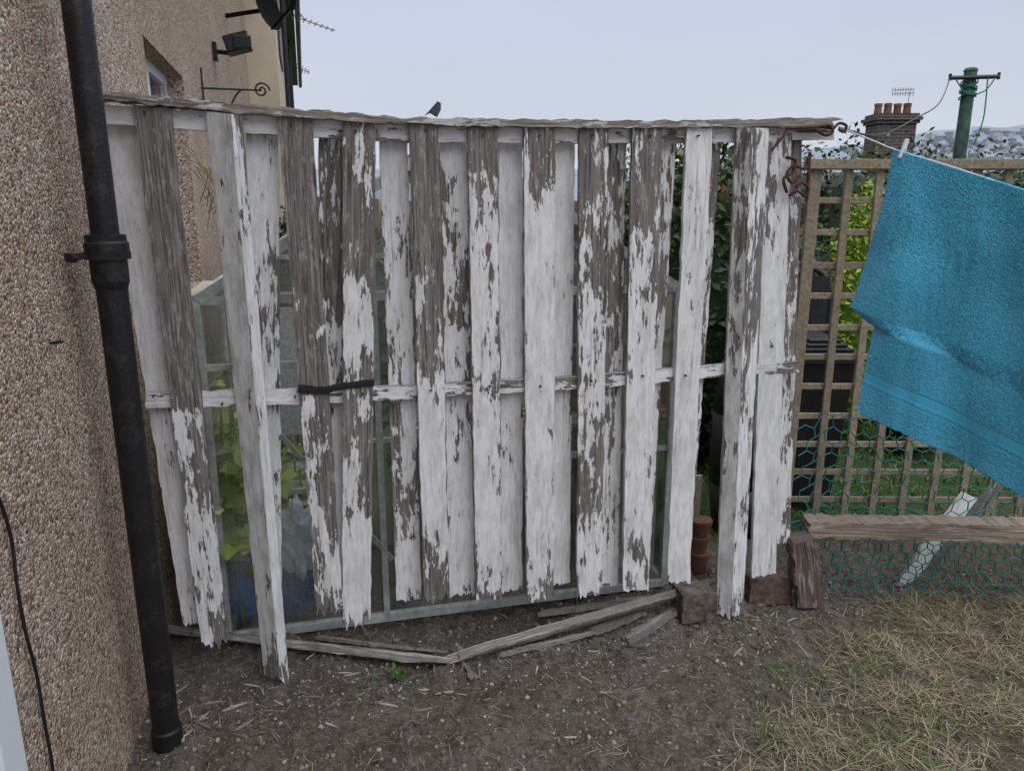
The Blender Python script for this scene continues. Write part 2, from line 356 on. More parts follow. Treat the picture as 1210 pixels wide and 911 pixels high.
mb.obox(wl(a1-.86,2.0,.0),WD*.77,WN*.029,Vector((0,0,.08))); mb.obox(wl(a1-.86,0,.0),WD*.77,WN*.015,Vector((0,0,2.0)))
o=mb.out('door_and_frame',UPVC,house); bevel(o,.004)
nh=empty('rendered_house')
mb=MB(); mb.obox(wl(AE+.01,-.05,.36-8),WD*20,WN*8,Vector((0,0,6.0))); mb.out('walls',CREAM,nh)
mb=MB(); p=[wl(AE-.1,5.95,.6),wl(AE+20.2,5.95,.6),wl(AE+20.2,5.95,-8),wl(AE-.1,5.95,-8),wl(AE-.1,8.6,-3.7),wl(AE+20.2,8.6,-3.7)]
mb.add(p,[(0,1,5,4),(2,3,4,5),(0,4,3),(1,2,5),(0,3,2,1)]); mb.out('roof',SLATE,nh)
mb=MB(); mb.cyl(wl(AE,5.9,.68),wl(AE+20,5.9,.68),.06,.06,8); mb.cyl(wl(AE+3.5,0,.42),wl(AE+3.5,5.9,.42),.045,.045,8); mb.cyl(wl(AE+12,0,.42),wl(AE+12,5.9,.42),.045,.045,8)
for k in (1.2,7,14): mb.obox(wl(AE+k,3.6,.365),WD*1.4,WN*.02,Vector((0,0,1.3)))
mb.out('gutter_and_windows',BLACK,nh)
# ------------------------------------------------------------------ drain pipe
pp=empty('drain_pipe'); PX=Vector((-1.026,1.915,0))
mb=MB(); zc=D(127,285,PX.y).z
def pz(z): return Vector((PX.x,PX.y,z))
mb.cyl(pz(zc-.03),pz(5.4),.033,.033,32); mb.cyl(pz(-.03),pz(zc-.03),.037,.037,32)
prof=[(zc-.12,.038),(zc-.10,.044),(zc-.035,.044),(zc-.03,.052),(zc-.005,.052),(zc,.048),(zc+.015,.048),(zc+.018,.034)]
for (z0,r0),(z1,r1) in zip(prof,prof[1:]): mb.cyl(pz(z0),pz(z1),r0,r1,32,cap=False)
prof=[(.0,.043),(.05,.043),(.055,.037)]
for (z0,r0),(z1,r1) in zip(prof,prof[1:]): mb.cyl(pz(z0),pz(z1),r0,r1,32,cap=False)
o=mb.out('pipe',BLACKP,pp,True)
md=o.modifiers.new('e','EDGE_SPLIT'); md.split_angle=.6
mb=MB(); zz=zc-.035
mb.bar(pz(zz)-WN*.10-WD*.02,pz(zz)-WN*.03-WD*.02,.016,.014); mb.bar(pz(zz)-WD*.11-WN*.05,pz(zz)-WN*.03,.009,.011)
mb.cyl(pz(zz)-WD*.12-WN*.055,pz(zz)-WD*.105-WN*.047,.011,.011,8); mb.cyl(pz(zz-.010),pz(zz+.008),.0535,.0535,24); mb.out('bracket',DRUST,pp)
cab=[W(x,y,.008) for x,y in ((-20,560),(0,592),(14,640),(20,690),(30,745),(44,800),(52,850),(62,905),(66,960))]
cab[-1].z=max(cab[-1].z,0)
tube('wall_cable',[smoothpts(cab,6)],.0035,BLACK)
tube('wall_nail',[[W(55,406,-.01),W(75,404,.03)]],.003,DRUST)
fl_=empty('floodlight'); af=(W(252,62)-WP).dot(WD); zf=W(250,58).z
mb=MB(); mb.obox(wl(af-.06,zf-.06,0),WD*.12,WN*.03,Vector((0,0,.12))); mb.bar(wl(af,zf,.02),wl(af-.02,zf-.01,.14),.03,.03)
hc=wl(af-.05,zf+.02,.2); mb.obox(hc-WD*.11-WN*.09-Vector((0,0,.05)),WD*.2,WN*.17+Vector((0,0,.05)),Vector((0,0,.11))-WN*.03)
mb.obox(hc-WD*.13-WN*.05-Vector((0,0,.02)),WD*.02,WN*.13,Vector((0,0,.09))); o=mb.out('lamp_body',BLACK,fl_); bevel(o,.008)
mb=MB(); mb.obox(hc-WD*.118-WN*.07-Vector((0,0,.035)),WD*.006,WN*.14+Vector((0,0,.04)),Vector((0,0,.08))-WN*.02); mb.out('lamp_glass',gl,fl_)
def spiral(c,ex,ez,r,turns=1.6,n=26,s0=0.):
    return [c+(ex*math.cos(s0+t*turns*6.283/n)+ez*math.sin(s0+t*turns*6.283/n))*(r*(1-.8*t/n)) for t in range(n+1)]
Z=Vector((0,0,1)); hb=empty('hanging_basket_bracket'); ab=(W(238,110)-WP).dot(WD); zb=W(238,105).z
tube('arm',[[wl(ab,zb,.0),wl(ab,zb,.36)],spiral(wl(ab,zb+.0,.36),WN,Z,.05,1.5),[wl(ab,zb-.25,.01),wl(ab,zb+.12,.01)],smoothpts([wl(ab,zb-.22,.01),wl(ab,zb-.17,.12),wl(ab,zb-.04,.2),wl(ab,zb,.24)])],.006,BLACK,hb)
sdh=empty('satellite_dish')
cd=D(314,12,7.2)
ad=(cd-WP).dot(WD)
mb=MB(); axd=(Vector((.85,-.30,.25))).normalized(); xx=axd.cross(Z).normalized(); yy=xx.cross(axd)
rings=5;nn=20;V=[cd-axd*.0]
for j in range(1,rings+1):
    rr=.17*j/rings
    for i in range(nn): V.append(cd+(xx*math.cos(i*6.283/nn)+yy*math.sin(i*6.283/nn)*1.1)*rr+axd*(rr*rr*1.1))
Fs=[(0,1+(i+1)%nn,1+i) for i in range(nn)]+[(1+j*nn+i,1+j*nn+(i+1)%nn,1+(j+1)*nn+(i+1)%nn,1+(j+1)*nn+i) for j in range(rings-1) for i in range(nn)]
mb.add(V,Fs); mb.bar(cd,wl(ad+.1,cd.z-.05,0.),.03,.03); mb.bar(cd-yy*.17,cd+axd*.28-yy*.06,.015,.015); mb.bar(cd+axd*.26-yy*.09,cd+axd*.3-yy*.02,.05,.05); mb.out('dish',simple('matt_black',(.008,.008,.009),.9,.2,10,0,.1),sdh)
def aerial(nm,a,b,n,el,r=.008,mast=None):
    a=Vector(a);b=Vector(b); L=[[a,b]]
    for i in range(n):
        p_=a.lerp(b,(i+.5)/n); q=el*(1-.5*i/n); L.append([p_-q,p_+q])
    if mast is not None: L.append([mast,a.lerp(b,.4)])
    return tube(nm,L,r,BLACK)
aerial('tv_aerial',D(337,16,16),D(396,37,16),9,Vector((.02,.1,.07)),.009,wl(16.5,6.5,-.2))
aerial('tv_aerial',D(345,78,26),D(366,86,26),6,Vector((0,.1,.15)),.013,wl(27,6.2,0.))
# ------------------------------------------------------------------ fence boards
fence=empty('wooden_fence')
bidx=0
def board(name,st,th,wear,jag=0.,nc=9,seg=22,parent=fence,mt=PAINT,warp=.004,nrm=FN,edge=.0016,jag0=0.):
    global bidx; bidx+=1; sd_=bidx*7.31
    rows=[]
    for k in range(len(st)-1):
        for i in range(seg):
            t=i/seg; rows.append((st[k][0].lerp(st[k+1][0],t),st[k][1].lerp(st[k+1][1],t)))
    rows.append(st[-1]); nr=len(rows)
    along=[0.]
    for i in range(1,nr): along.append(along[-1]+((rows[i][0]+rows[i][1])/2-(rows[i-1][0]+rows[i-1][1])/2).length)
    Lt=along[-1]; wid=(st[0][1]-st[0][0]).length
    def ej(j,seed,jg):
        return jg*(1.1*noise.noise(Vector((j*.55,seed,0)))+1.5*noise.noise(Vector((j*2.3,seed,4)))+.25)
    e1=[ej(j,sd_,jag) for j in range(nc+1)]; e0=[ej(j,sd_+50,jag0) for j in range(nc+1)]
    V=[];bc=[];wr=[]
    def wv(t):
        for (t0,w0),(t1,w1) in zip(wear,wear[1:]):
            if t<=t1: return w0+(w1-w0)*(t-t0)/max(1e-6,t1-t0)
        return wear[-1][1]
    dirv=((rows[-1][0]+rows[-1][1])-(rows[-2][0]+rows[-2][1])).normalized()
    dir0=((rows[1][0]+rows[1][1])-(rows[0][0]+rows[0][1])).normalized()
    for side in (0,1):
        for i in range(nr):
            l_,r_=rows[i]; t=along[i]/Lt
            for j in range(nc+1):
                s_=j/nc; p_=l_.lerp(r_,s_); aw=(r_-l_).normalized()
                if j in (0,nc): p_=p_+aw*edge*(2*noise.noise(Vector((along[i]*22,sd_+j,0)))+2*noise.noise(Vector((along[i]*60,sd_+j,0))))
                k=max(0,(along[i]-(Lt-.12))/.12); p_=p_+dirv*e1[j]*k
                k0=max(0,(.12-along[i])/.12); p_=p_-dir0*e0[j]*k0
                o_=warp*noise.noise(Vector((along[i]*1.5,sd_,s_*.6)))+.0015*noise.noise(Vector((along[i]*9,sd_,s_*4)))
                thin=th*(1-.55*k) if side else 0
                if side and j in(0,nc): thin*=.9
                p_=p_+nrm*(o_+thin); V.append(p_)
                bc.append((s_*wid+(0 if not side else .5),along[i]+e1[j]*k,sd_)); 
                ew=.03*(k**2) + (.015 if j in(0,nc) else 0)
                wr.append(wv(t)+ew)
    n1_=nc+1; B=nr*n1_; Fc=[]
    for i in range(nr-1):
        for j in range(nc):
            a=i*n1_+j; Fc.append((a,a+n1_,a+n1_+1,a+1)); Fc.append((B+a,B+a+1,B+a+n1_+1,B+a+n1_))
        a=i*n1_; Fc.append((a,B+a,B+a+n1_,a+n1_)); a=i*n1_+nc; Fc.append((a,a+n1_,B+a+n1_,B+a))
    for j in range(nc):
        Fc.append((j,j+1,B+j+1,B+j)); a=(nr-1)*n1_+j; Fc.append((a,B+a,B+a+1,a+1))
    return mesh(name,V,Fc,mt,parent,{'bc':('FLOAT_VECTOR',bc),'wear':('FLOAT',wr)})
FO=-.020; BO=.034
def fb(tl,tr,br,bl,wear,jag=.02,off=FO,name='front_board',**k):
    board(name,[(F(*tl,off),F(*tr,off)),(F(*bl,off),F(*br,off))],.017,wear,jag,seg=44,nc=14,**k)
def bb(tl,tr,br,bl,wear,jag=.012): fb(tl,tr,br,bl,wear,jag,BO,'back_board')
def w_(*a): return [(i/(len(a)-1),x) for i,x in enumerate(a)]
bb((120,143),(162,145),(240,735),(216,735),w_(.40,.41,.43,.45))
fb((157,124),(201,129),(270,757),(238,762),w_(.67,.63,.60,.53,.46,.49))
bb((290,150),(329,153),(333,745),(312,745),w_(.46,.50,.46,.43))
fb((328,136),(369,138),(405,716),(374,726),w_(.61,.59,.55,.52,.46,.50),.03)
bb((375,158),(406,160),(408,700),(386,702),w_(.49,.51,.46,.43))
fb((405,142),(444,143),(438,733),(405,738),w_(.54,.56,.48,.55,.44,.47),.03)
bb((448,163),(481,165),(498,706),(469,709),w_(.43,.49,.48,.45))
fb((483,146),(518,148),(531,700),(502,712),w_(.61,.56,.52,.49,.45,.51),.03)
bb((520,166),(551,168),(561,700),(531,704),w_(.45,.49,.46,.46))
fb((553,149),(588,150),(593,704),(563,708),w_(.55,.47,.46,.48,.45,.50),.02)
bb((589,168),(618,168),(617,694),(593,698),w_(.38,.41,.44,.40))
fb((619,150),(656,151),(654,702),(623,706),w_(.52,.45,.45,.47,.43,.50),.02)
bb((656,168),(679,170),(673,688),(651,690),w_(.42,.45,.42,.41))
fb((685,150),(719,151),(711,700),(682,704),w_(.52,.50,.46,.54,.51,.48),.025)
bb((716,169),(740,170),(731,690),(709,690),w_(.46,.52,.46,.43))
fb((747,152),(783,152),(767,697),(736,698),w_(.53,.54,.49,.42,.45,.46),.008)
bb((778,170),(799,170),(768,660),(750,660),w_(.47,.48,.44,.43))
fb((812,151),(842,152),(815,687),(788,688),w_(.41,.43,.42,.38,.40,.44),.008)
bb((837,170),(852,170),(823,560),(810,560),w_(.52,.5,.48,.48),.05)
fb((906,150),(936,152),(917,678),(888,681),w_(.52,.47,.43,.44,.42,.41),.008,off=.0)
fb((925,150),(948,150),(934,640),(912,641),w_(.54,.52,.49,.5),.008,off=BO,name='back_board')
def angle(nm,top,bot,wear):
    L0,K0,R0=top; L1,K1,R1=bot
    a=[(F(*L0,-.022),F(*K0,-.058)),(F(*L1,-.022),F(*K1,-.058))]; b=[(F(*K0,-.058),F(*R0,-.022)),(F(*K1,-.058),F(*R1,-.022))]
    board(nm+'_face_a',a,.012,wear,.012,seg=40,nc=8,warp=.0,mt=PAINTG,edge=.0014); board(nm+'_face_b',b,.012,wear,.012,seg=40,nc=6,warp=.0,edge=.0014)
angle('post',((243,132),(272,135),(286,137)),((312,796),(331,801),(342,808)),w_(.46,.43,.44,.43,.48))
angle('post',((870,151),(888,151),(909,152)),((846,722),(864,729),(878,722)),w_(.48,.49,.46,.45,.48))
def rail(nm,pts,off,dep,wear,**k):
    board(nm,[(F(x,y0,off),F(x,y1,off)) for x,y0,y1 in pts],dep,wear,k.pop('jag',.004),nc=4,seg=24,warp=k.pop('warp',.002),**k)
rail('top_rail',[(118,124,146),(300,135,158),(480,147,168),(620,149,169),(800,150,169),(985,148,165)],0.,.03,w_(.45,.46,.47,.45,.46,.48))
rail('cap_rail',[(114,106,117),(200,114,126),(320,126,137),(480,139,147),(620,141,150),(800,143,151),(985,139,149)],-.035,.085,w_(.50,.52,.49,.47,.50,.56),jag=.02,jag0=.01,mt=CAPM,edge=.0022)
rail('middle_rail',[(172,466,483),(330,461,478),(470,457,472),(560,452,466),(700,444,459),(852,431,445),(944,428,440)],0.,.03,w_(.47,.46,.49,.50,.49,.48))
board('strap',[(F(352,455,-.024),F(352,464,-.024)),(F(384,457,-.028),F(384,466,-.028)),(F(405,452,-.028),F(405,460,-.028)),(F(442,448,-.024),F(442,456,-.024))],.003,w_(.5,.5),0,nc=2,seg=6,mt=BLACK)
mb=MB()
for x,y in ((178,470),(352,470),(425,462),(512,460),(575,455),(640,453),(700,450),(757,446),(806,441),(170,135),(345,146),(424,152),(500,156),(570,158),(636,158),(702,159),(764,160),(826,160),(262,165),(264,480),(890,180),(880,430)):
    p_=F(x+U(-4,4),y+U(-3,3),FO); mb.cyl(p_-FN*.012,p_+FN*.01,.0032,.0032,8)
mb.out('nails',RUST,fence)
mb=MB(); q=[F(502,137,-.02),F(517,120,-.02),F(521,122,-.02),F(521,130,-.02),F(517,138,-.02),F(509,133,-.02)]
q2=[p_+FN*.02 for p_ in q]; mb.add(q+q2,[(0,1,2,3,4,5),(11,10,9,8,7,6)]+[(i,(i+1)%6,6+(i+1)%6,6+i) for i in range(6)]); mb.out('dark_wedge',SLATE,fence)  # small dark wedge standing above the cap rail, not identified
def gb(nm,a,b,wd,th,wear,za=.02,zb=.02,mt=PAINT,jag=.03,roll=0.):
    A=G(*a,za);B=G(*b,zb); t=(B-A).normalized(); s_=t.cross(Z).normalized(); u_=s_.cross(t).normalized()
    s2=s_*math.cos(roll)+u_*math.sin(roll); n2=t.cross(s2).normalized()
    if n2.z>0: n2=-n2
    board(nm,[(A-s2*wd/2,A+s2*wd/2),(B-s2*wd/2,B+s2*wd/2)],th,wear,jag,nc=8,seg=40,parent=None,mt=mt,nrm=n2,jag0=jag,warp=.010,edge=.005)
gb('fallen_board',(205,738),(522,776),.050,.03,w_(.49,.44,.50,.44),.05,.03,CAPM,.04,roll=.5)
gb('fallen_board',(540,772),(845,683),.060,.03,w_(.50,.46,.54,.48),.03,.10,CAPM,.05,roll=.7)
gb('broken_timber',(740,752),(798,716),.04,.03,w_(.75,.75),.02,.035,roll=.2,jag=.01)
gb('broken_timber',(700,744),(760,722),.045,.02,w_(.6,.75),.015,.03,roll=.1,jag=.01)
gb('broken_timber',(545,778),(560,800),.015,.01,w_(.75,.75),.01,.01,jag=.01)
gb('broken_timber',(380,752),(520,768),.03,.012,w_(.5,.52),.03,.02,CAPM,.04,roll=.3)
gb('broken_timber',(600,768),(700,745),.025,.012,w_(.52,.5),.015,.02,CAPM,.03,roll=.2)
gb('broken_timber',(640,722),(760,704),.04,.02,w_(.6,.6),.02,.03,CAPM,.03,roll=.4)
def brick(nm,c,sx,sy,sz,ang,mt):
    bm=bmesh.new(); bmesh.ops.create_cube(bm,size=1); bmesh.ops.subdivide_edges(bm,edges=bm.edges,cuts=8,use_grid_fill=True)
    for v_ in bm.verts:
        q=Vector((v_.co.x*sx,v_.co.y*sy,v_.co.z*sz)); k=noise.noise(q*22+Vector(c)*9)*.005+noise.noise(q*60+Vector(c))*.004
        cn=sum(abs(t)>.49 for t in v_.co); q*=1-(.012*max(0,cn-1)); q+=v_.co.normalized()*k
        q=Vector((q.x*math.cos(ang)-q.y*math.sin(ang),q.x*math.sin(ang)+q.y*math.cos(ang),q.z)); v_.co=q+Vector(c)
    me=bpy.data.meshes.new(nm); bm.to_mesh(me); bm.free(); me.materials.append(mt); return link(bpy.data.objects.new(nm,me))
DB=simple('weathered_brick',(.12,.098,.084),.95,.6,40,.9)
c=G(823,735); brick('brick',(c.x,c.y+.06,.055),.14,.11,.12,.2,DB)
c=G(910,714); brick('brick',(c.x,c.y+.06,.052),.18,.10,.115,.1,simple('brown_block',(.13,.09,.074),.95,.5,40,.8))
s0=G(941,716); Yp=s0.y-.02
STUBM=paint_mat('brown_rotting_wood',(.30,.27,.24),(.22,.19,.16),((.022,.016,.013),(.085,.063,.052),(.17,.13,.108),(.26,.22,.185)))
board('timber_stub',[(D(937,643,Yp),D(964,636,Yp)),(D(938,660,Yp),D(971,652,Yp)),(D(943,718,Yp),D(974,718,Yp))],.08,w_(.60,.66,.7),0,nc=8,seg=14,parent=None,nrm=Vector((0,1,0)),warp=.004,edge=.006,mt=STUBM)
RW=paint_mat('brown_rail_wood',(.50,.44,.38),(.38,.31,.26),((.05,.037,.029),(.20,.155,.12),(.34,.28,.225),(.48,.41,.345)))
board('low_timber_rail',[(D(958,617,2.74),D(958,636,2.72)),(D(1080,618,2.70),D(1080,638,2.69)),(D(1215,621,2.64),D(1215,642,2.63)),(D(1500,628,2.6),D(1500,652,2.6))],.07,w_(.60,.55,.62,.6),.01,nc=6,seg=30,parent=None,nrm=Vector((0,1,.15)).normalized(),warp=.008,edge=.005,jag0=.02,mt=RW)
q=D(1450,640,2.7); mb=MB(); mb.cyl(q,Vector((q.x,2.7,-.05)),.04,.045,10); mb.out('timber_stub',TIMBER)
board('leaning_board',[(D(1140,582,2.95),D(1156,590,2.95)),(D(1060,690,2.88),D(1072,698,2.88))],.02,w_(.48,.51),.01,nc=6,seg=24,parent=None)
board('leaning_board',[(D(1184,560,3.0),D(1193,565,3.0)),(D(1085,690,3.0),D(1094,694,3.0))],.02,w_(.6,.6),.01,nc=6,seg=24,parent=None)
# ------------------------------------------------------------------ net
NET=simple('green_plastic_net',(.022,.19,.165),.5,.3,20,0)
NB0=Vector((1.17,2.79,0)); nets=[]; cw=.060
def npnt(x,z,s_=0):
    k=Vector((x*2.2,z*2.5,s_)); top=.76-.10*max(0,min(1,(x-.25)/.9)) - (.05 if x<.08 else 0)
    zz=z*top/.74
    return Vector((NB0.x-.06+x+.035*noise.noise(k*1.7)+.012*noise.noise(k*6),NB0.y-.06*x*.6+.06*noise.noise(k+Vector((5,0,0))),zz+.03*noise.noise(k*2+Vector((0,9,0)))+.01))
side=cw/2/math.cos(math.radians(30))
rowsN=int(.74/(1.5*side)); colsN=int(2.6/cw)
def netlayer(zmax,dy,s_):
    for j in range(rowsN+1):
        z0=j*1.5*side; off=(j%2)*cw/2; zig=[]
        if z0>zmax: break
        o_=Vector((0,dy,0))
        for i in range(colsN):
            zig.append(npnt(i*cw+off,z0,s_)+o_); zig.append(npnt(i*cw+off+cw/2,z0+side/2,s_)+o_)
        nets.append(zig)
        if j<rowsN and z0+1.5*side<=zmax:
            for i in range(colsN): nets.append([npnt(i*cw+off+cw/2,z0+side/2,s_)+o_,npnt(i*cw+off+cw/2,z0+side*1.5,s_)+o_])
netlayer(.8,0,0); netlayer(.36,.07,4.)
tube('plastic_netting',nets,.0026,NET,res=0)
# ------------------------------------------------------------------ trellis
tr=empty('garden_trellis'); TY=3.4; mb=MB()
tx0=D(955,300,TY).x; ztop=D(1000,192,TY).z; sp_=.142
for i in range(14):
    x=tx0+i*sp_; wd=.034 if i%7 else .052; j1=U(-.006,.006); j2=U(-.006,.006)
    v_,f_=hexa([Vector(q) for q in ((x-wd/2+j1,TY-.012,-.02),(x+wd/2+j1,TY-.012,-.02),(x+wd/2+j1,TY+.006,-.02),(x-wd/2+j1,TY+.006,-.02),(x-wd/2+j2,TY-.012,ztop),(x+wd/2+j2,TY-.012,ztop),(x+wd/2+j2,TY+.006,ztop),(x-wd/2+j2,TY+.006,ztop))]); mb.add(v_,f_,R())
z=ztop-.02; 
while z>.05:
    j1=U(-.005,.005); v_,f_=hexa([Vector(q) for q in ((tx0-.05,TY+.007,z-.014+j1),(tx0+14*sp_,TY+.007,z-.014-j1),(tx0+14*sp_,TY+.022,z-.014-j1),(tx0-.05,TY+.022,z-.014+j1),(tx0-.05,TY+.007,z+.014+j1),(tx0+14*sp_,TY+.007,z+.014-j1),(tx0+14*sp_,TY+.022,z+.014-j1),(tx0-.05,TY+.022,z+.014+j1))]); mb.add(v_,f_,R()); z-=sp_
mb.box(tx0-.06,tx0+14*sp_,TY-.035,TY-.014,ztop-.03,ztop+.012,r=.3)
o=mb.out('slats',TIMBER,tr); bevel(o,.002,1)
# ------------------------------------------------------------------ green clothes post
cp=empty('clothes_post'); PY=6.3; b=D(1133,190,PY); zt=D(1133,84,PY).z; GP=simple('green_paint',(.055,.10,.08),.85,.6,14,.3)
mb=MB(); mb.cyl(Vector((b.x,PY,-.05)),Vector((b.x,PY,zt)),.052,.047,16); mb.cyl(Vector((b.x,PY,zt)),Vector((b.x,PY,zt+.02)),.055,.04,16); mb.out('post',GP,cp)
zb_=D(1133,94,PY).z; mb=MB(); mb.cyl(Vector((b.x-.19,PY-.06,zb_)),Vector((b.x+.19,PY-.06,zb_+.01)),.016,.016,8); mb.cyl(Vector((b.x-.19,PY-.06,zb_-.02)),Vector((b.x-.19,PY-.06,zb_+.03)),.012,.012,8); mb.cyl(Vector((b.x+.19,PY-.06,zb_-.01)),Vector((b.x+.19,PY-.06,zb_+.04)),.012,.012,8); mb.out('cross_bar',BLACK,cp)
L=[]
for k in range(7):
    zk=zb_-.02-k*.018; L.append([Vector((b.x+math.cos(t*.6)*.06,PY+math.sin(t*.6)*.06,zk+.02*math.sin(t*.6+k)*(1 if k%2 else -1))) for t in range(11)])
L.append(smoothpts([Vector((b.x-.15,PY-.07,zb_-.01)),Vector((b.x-.05,PY-.08,zb_-.12)),Vector((b.x+.08,PY-.08,zb_-.10)),Vector((b.x+.16,PY-.07,zb_+.0))]))
L.append(smoothpts([Vector((b.x+.1,PY-.07,zb_)),Vector((b.x+.11,PY-.07,zb_-.3)),Vector((b.x+.06,PY-.07,zb_-.5))]))
tube('rope',L,.005,simple('green_rope',(.03,.17,.115),.8,.2),cp)
# ------------------------------------------------------------------ washing line, towel, pegs
A=D(1058,178,2.56); B=D(1210,226,2.3); tdir=Vector((B.x-A.x,B.y-A.y,0)).normalized(); tn=Vector((tdir.y,-tdir.x,0))
def Tp(px,py,off=0.): return hit(px,py,A+tn*off,tn)
hook=F(992,151,-.02)
post2=B+(B-A)*6; post2.z=1.9
ln=[hook,D(1030,166,2.62),Tp(1060,178),Tp(1130,199),Tp(1210,226),Tp(1330,262),B+tdir*1.6+Vector((0,0,-.03)),post2]
tube('washing_line',[smoothpts(ln,6)],.0028,simple('line_cord',(.6,.62,.62),.6,.1))
tube('washing_line',[smoothpts([Vector((b.x-.19,PY-.06,zb_)),D(1110,122,5.2),D(1082,140,4.2),D(1040,160,3.2),hook],6)],.004,BLACK)
mb=MB(); mb.cyl(Vector((post2.x,post2.y,-.05)),Vector((post2.x,post2.y,2.05)),.05,.045,14); mb.out('clothes_post',GP)
lefte=[(0,1058,177),(.10,1052,208),(.25,1043,250),(.42,1027,300),(.58,1008,362),(.64,1022,374),(.68,1037,384),(.80,1028,425),(1,1016,484)]
def le(v_):
    for a_,b_ in zip(lefte,lefte[1:]):
        if v_<=b_[0]:
            t=(v_-a_[0])/(b_[0]-a_[0]); return (a_[1]+(b_[1]-a_[1])*t,a_[2]+(b_[2]-a_[2])*t)
    return lefte[-1][1:]
def towel(nm,off,parent,fold,vmax=1.,shift=0):
    nu,nv=300,300; V=[];UV=[]
    for j in range(nv+1):
        v_=j/nv*vmax; lx,ly=le(v_); Lp=Tp(lx,ly); Rp=Tp(1345,266+(655-266)*v_)
        for i in range(nu+1):
            u_=i/nu; p_=Lp.lerp(Rp,u_)
            amp=fold*min(1,v_*2.2)
            d=amp*(.028*math.sin(u_*9+1.2*v_+shift)+.009*math.sin(u_*21-v_*3.0+shift)+.008*math.sin((u_+v_*.7)*14))+.008*noise.noise(Vector((u_*6,v_*5,shift)))*min(1,v_*5)
            d+=.004*noise.noise(Vector((u_*30,v_*8,shift)))*min(1,v_*3)*math.exp(-v_*1.5)
            band=(.835<v_<.875) or (.885<v_<.893)
            if not band: d+=.0010*noise.noise(Vector((u_*150,v_*110,3)))+.0026*noise.noise(Vector((u_*340,v_*250,9)))
            d-=.010*math.exp(-((u_-.09-.10*v_)/.045)**2)*max(0,min(1,(v_-.40)*3))
            V.append(p_+tn*(off+d)+Vector((0,0,.004*noise.noise(Vector((u_*60,1,1)))*(v_>.97)))); UV.append((u_,v_,0))
    n=nu+1; Fs=[(j*n+i,j*n+i+1,(j+1)*n+i+1,(j+1)*n+i) for j in range(nv) for i in range(nu)]
    o=mesh(nm,V,Fs,TOWEL,parent,{'tuv':('FLOAT_VECTOR',UV)},True)
    s_=o.modifiers.new('s','SOLIDIFY'); s_.thickness=.006; return o
m=M('terry_cloth',.95,spec=.05); v=m.obj(); n1=m.noise(v,300,2,.7); n2=m.noise(v,24,3,.6)
tu=m.n('ShaderNodeSeparateXYZ'); m.l(m.attr('tuv',True),tu.inputs[0])
c=m.ramp(n1,[(.28,(.035,.30,.50)),(.5,(.085,.49,.74)),(.72,(.22,.68,.90))])
c=m.mix(m.step(n2,.35,.65,.0,.22),c,(.045,.37,.60))
vv=tu.outputs[1]; band=m.math('MULTIPLY',m.step(vv,.835,.838),m.step(vv,.872,.875,1,0))
b2_=m.math('MULTIPLY',m.step(vv,.885,.887),m.step(vv,.892,.894,1,0))
band=m.math('MAXIMUM',band,b2_)
c=m.mix(m.math('MULTIPLY',band,.8),c,(.07,.43,.66)); m.col(c)
m.bump(m.math('MULTIPLY',n1,m.math('SUBTRACT',1,band)),.9,.005)
m.b.inputs['Sheen Weight'].default_value=.35
TOWEL=m.m
tw=empty('blue_towel'); towel('front_layer',.006,tw,1.); towel('back_layer',-.045,tw,.6,.93,2.)
pg=empty('clothes_peg'); pc=Tp(1068,176,.0); mb=MB()
pd=(Vector((.25,0,1))).normalized()
mb.bar(pc+tn*.012-pd*.03,pc+tn*.006+pd*.03,.009,.007); mb.bar(pc-tn*.012-pd*.03,pc-tn*.004+pd*.032,.009,.007); mb.cyl(pc-tdir*.006,pc+tdir*.006,.006,.006,8)
mb.out('peg_arms',UPVC,pg)
sb=empty('iron_scroll_bracket')
ln=[smoothpts([F(955,186,-.02),F(952,200,-.03),F(938,196,-.03),F(930,206,-.03),F(936,216,-.03),F(945,208,-.03)],6),
 smoothpts([F(932,232,-.02),F(942,226,-.03),F(952,232,-.03),F(955,222,-.03),F(947,216,-.03),F(940,222,-.03)],6),
 smoothpts([F(928,186,-.02),F(940,190,-.03),F(936,204,-.03),F(926,212,-.03),F(930,228,-.03)],6),
 [F(957,180,-.01),F(953,238,-.01)]]
tube('lower_scroll',ln,.0055,RUST,sb)
ln=[[F(930,152,-.04),F(970,150,-.04),F(985,152,-.04)],smoothpts([F(962,152,-.045),F(975,160,-.045),F(984,156,-.045),F(980,148,-.045),F(972,150,-.045)],6),smoothpts([F(985,152,-.04),F(992,146,-.04),F(1000,149,-.04),F(997,156,-.04),F(991,153,-.04)],6),
 smoothpts([F(930,153,-.04),F(925,162,-.04),F(918,170,-.04),F(912,178,-.04)],6)]
tube('upper_scroll',ln,.005,RUST,sb)
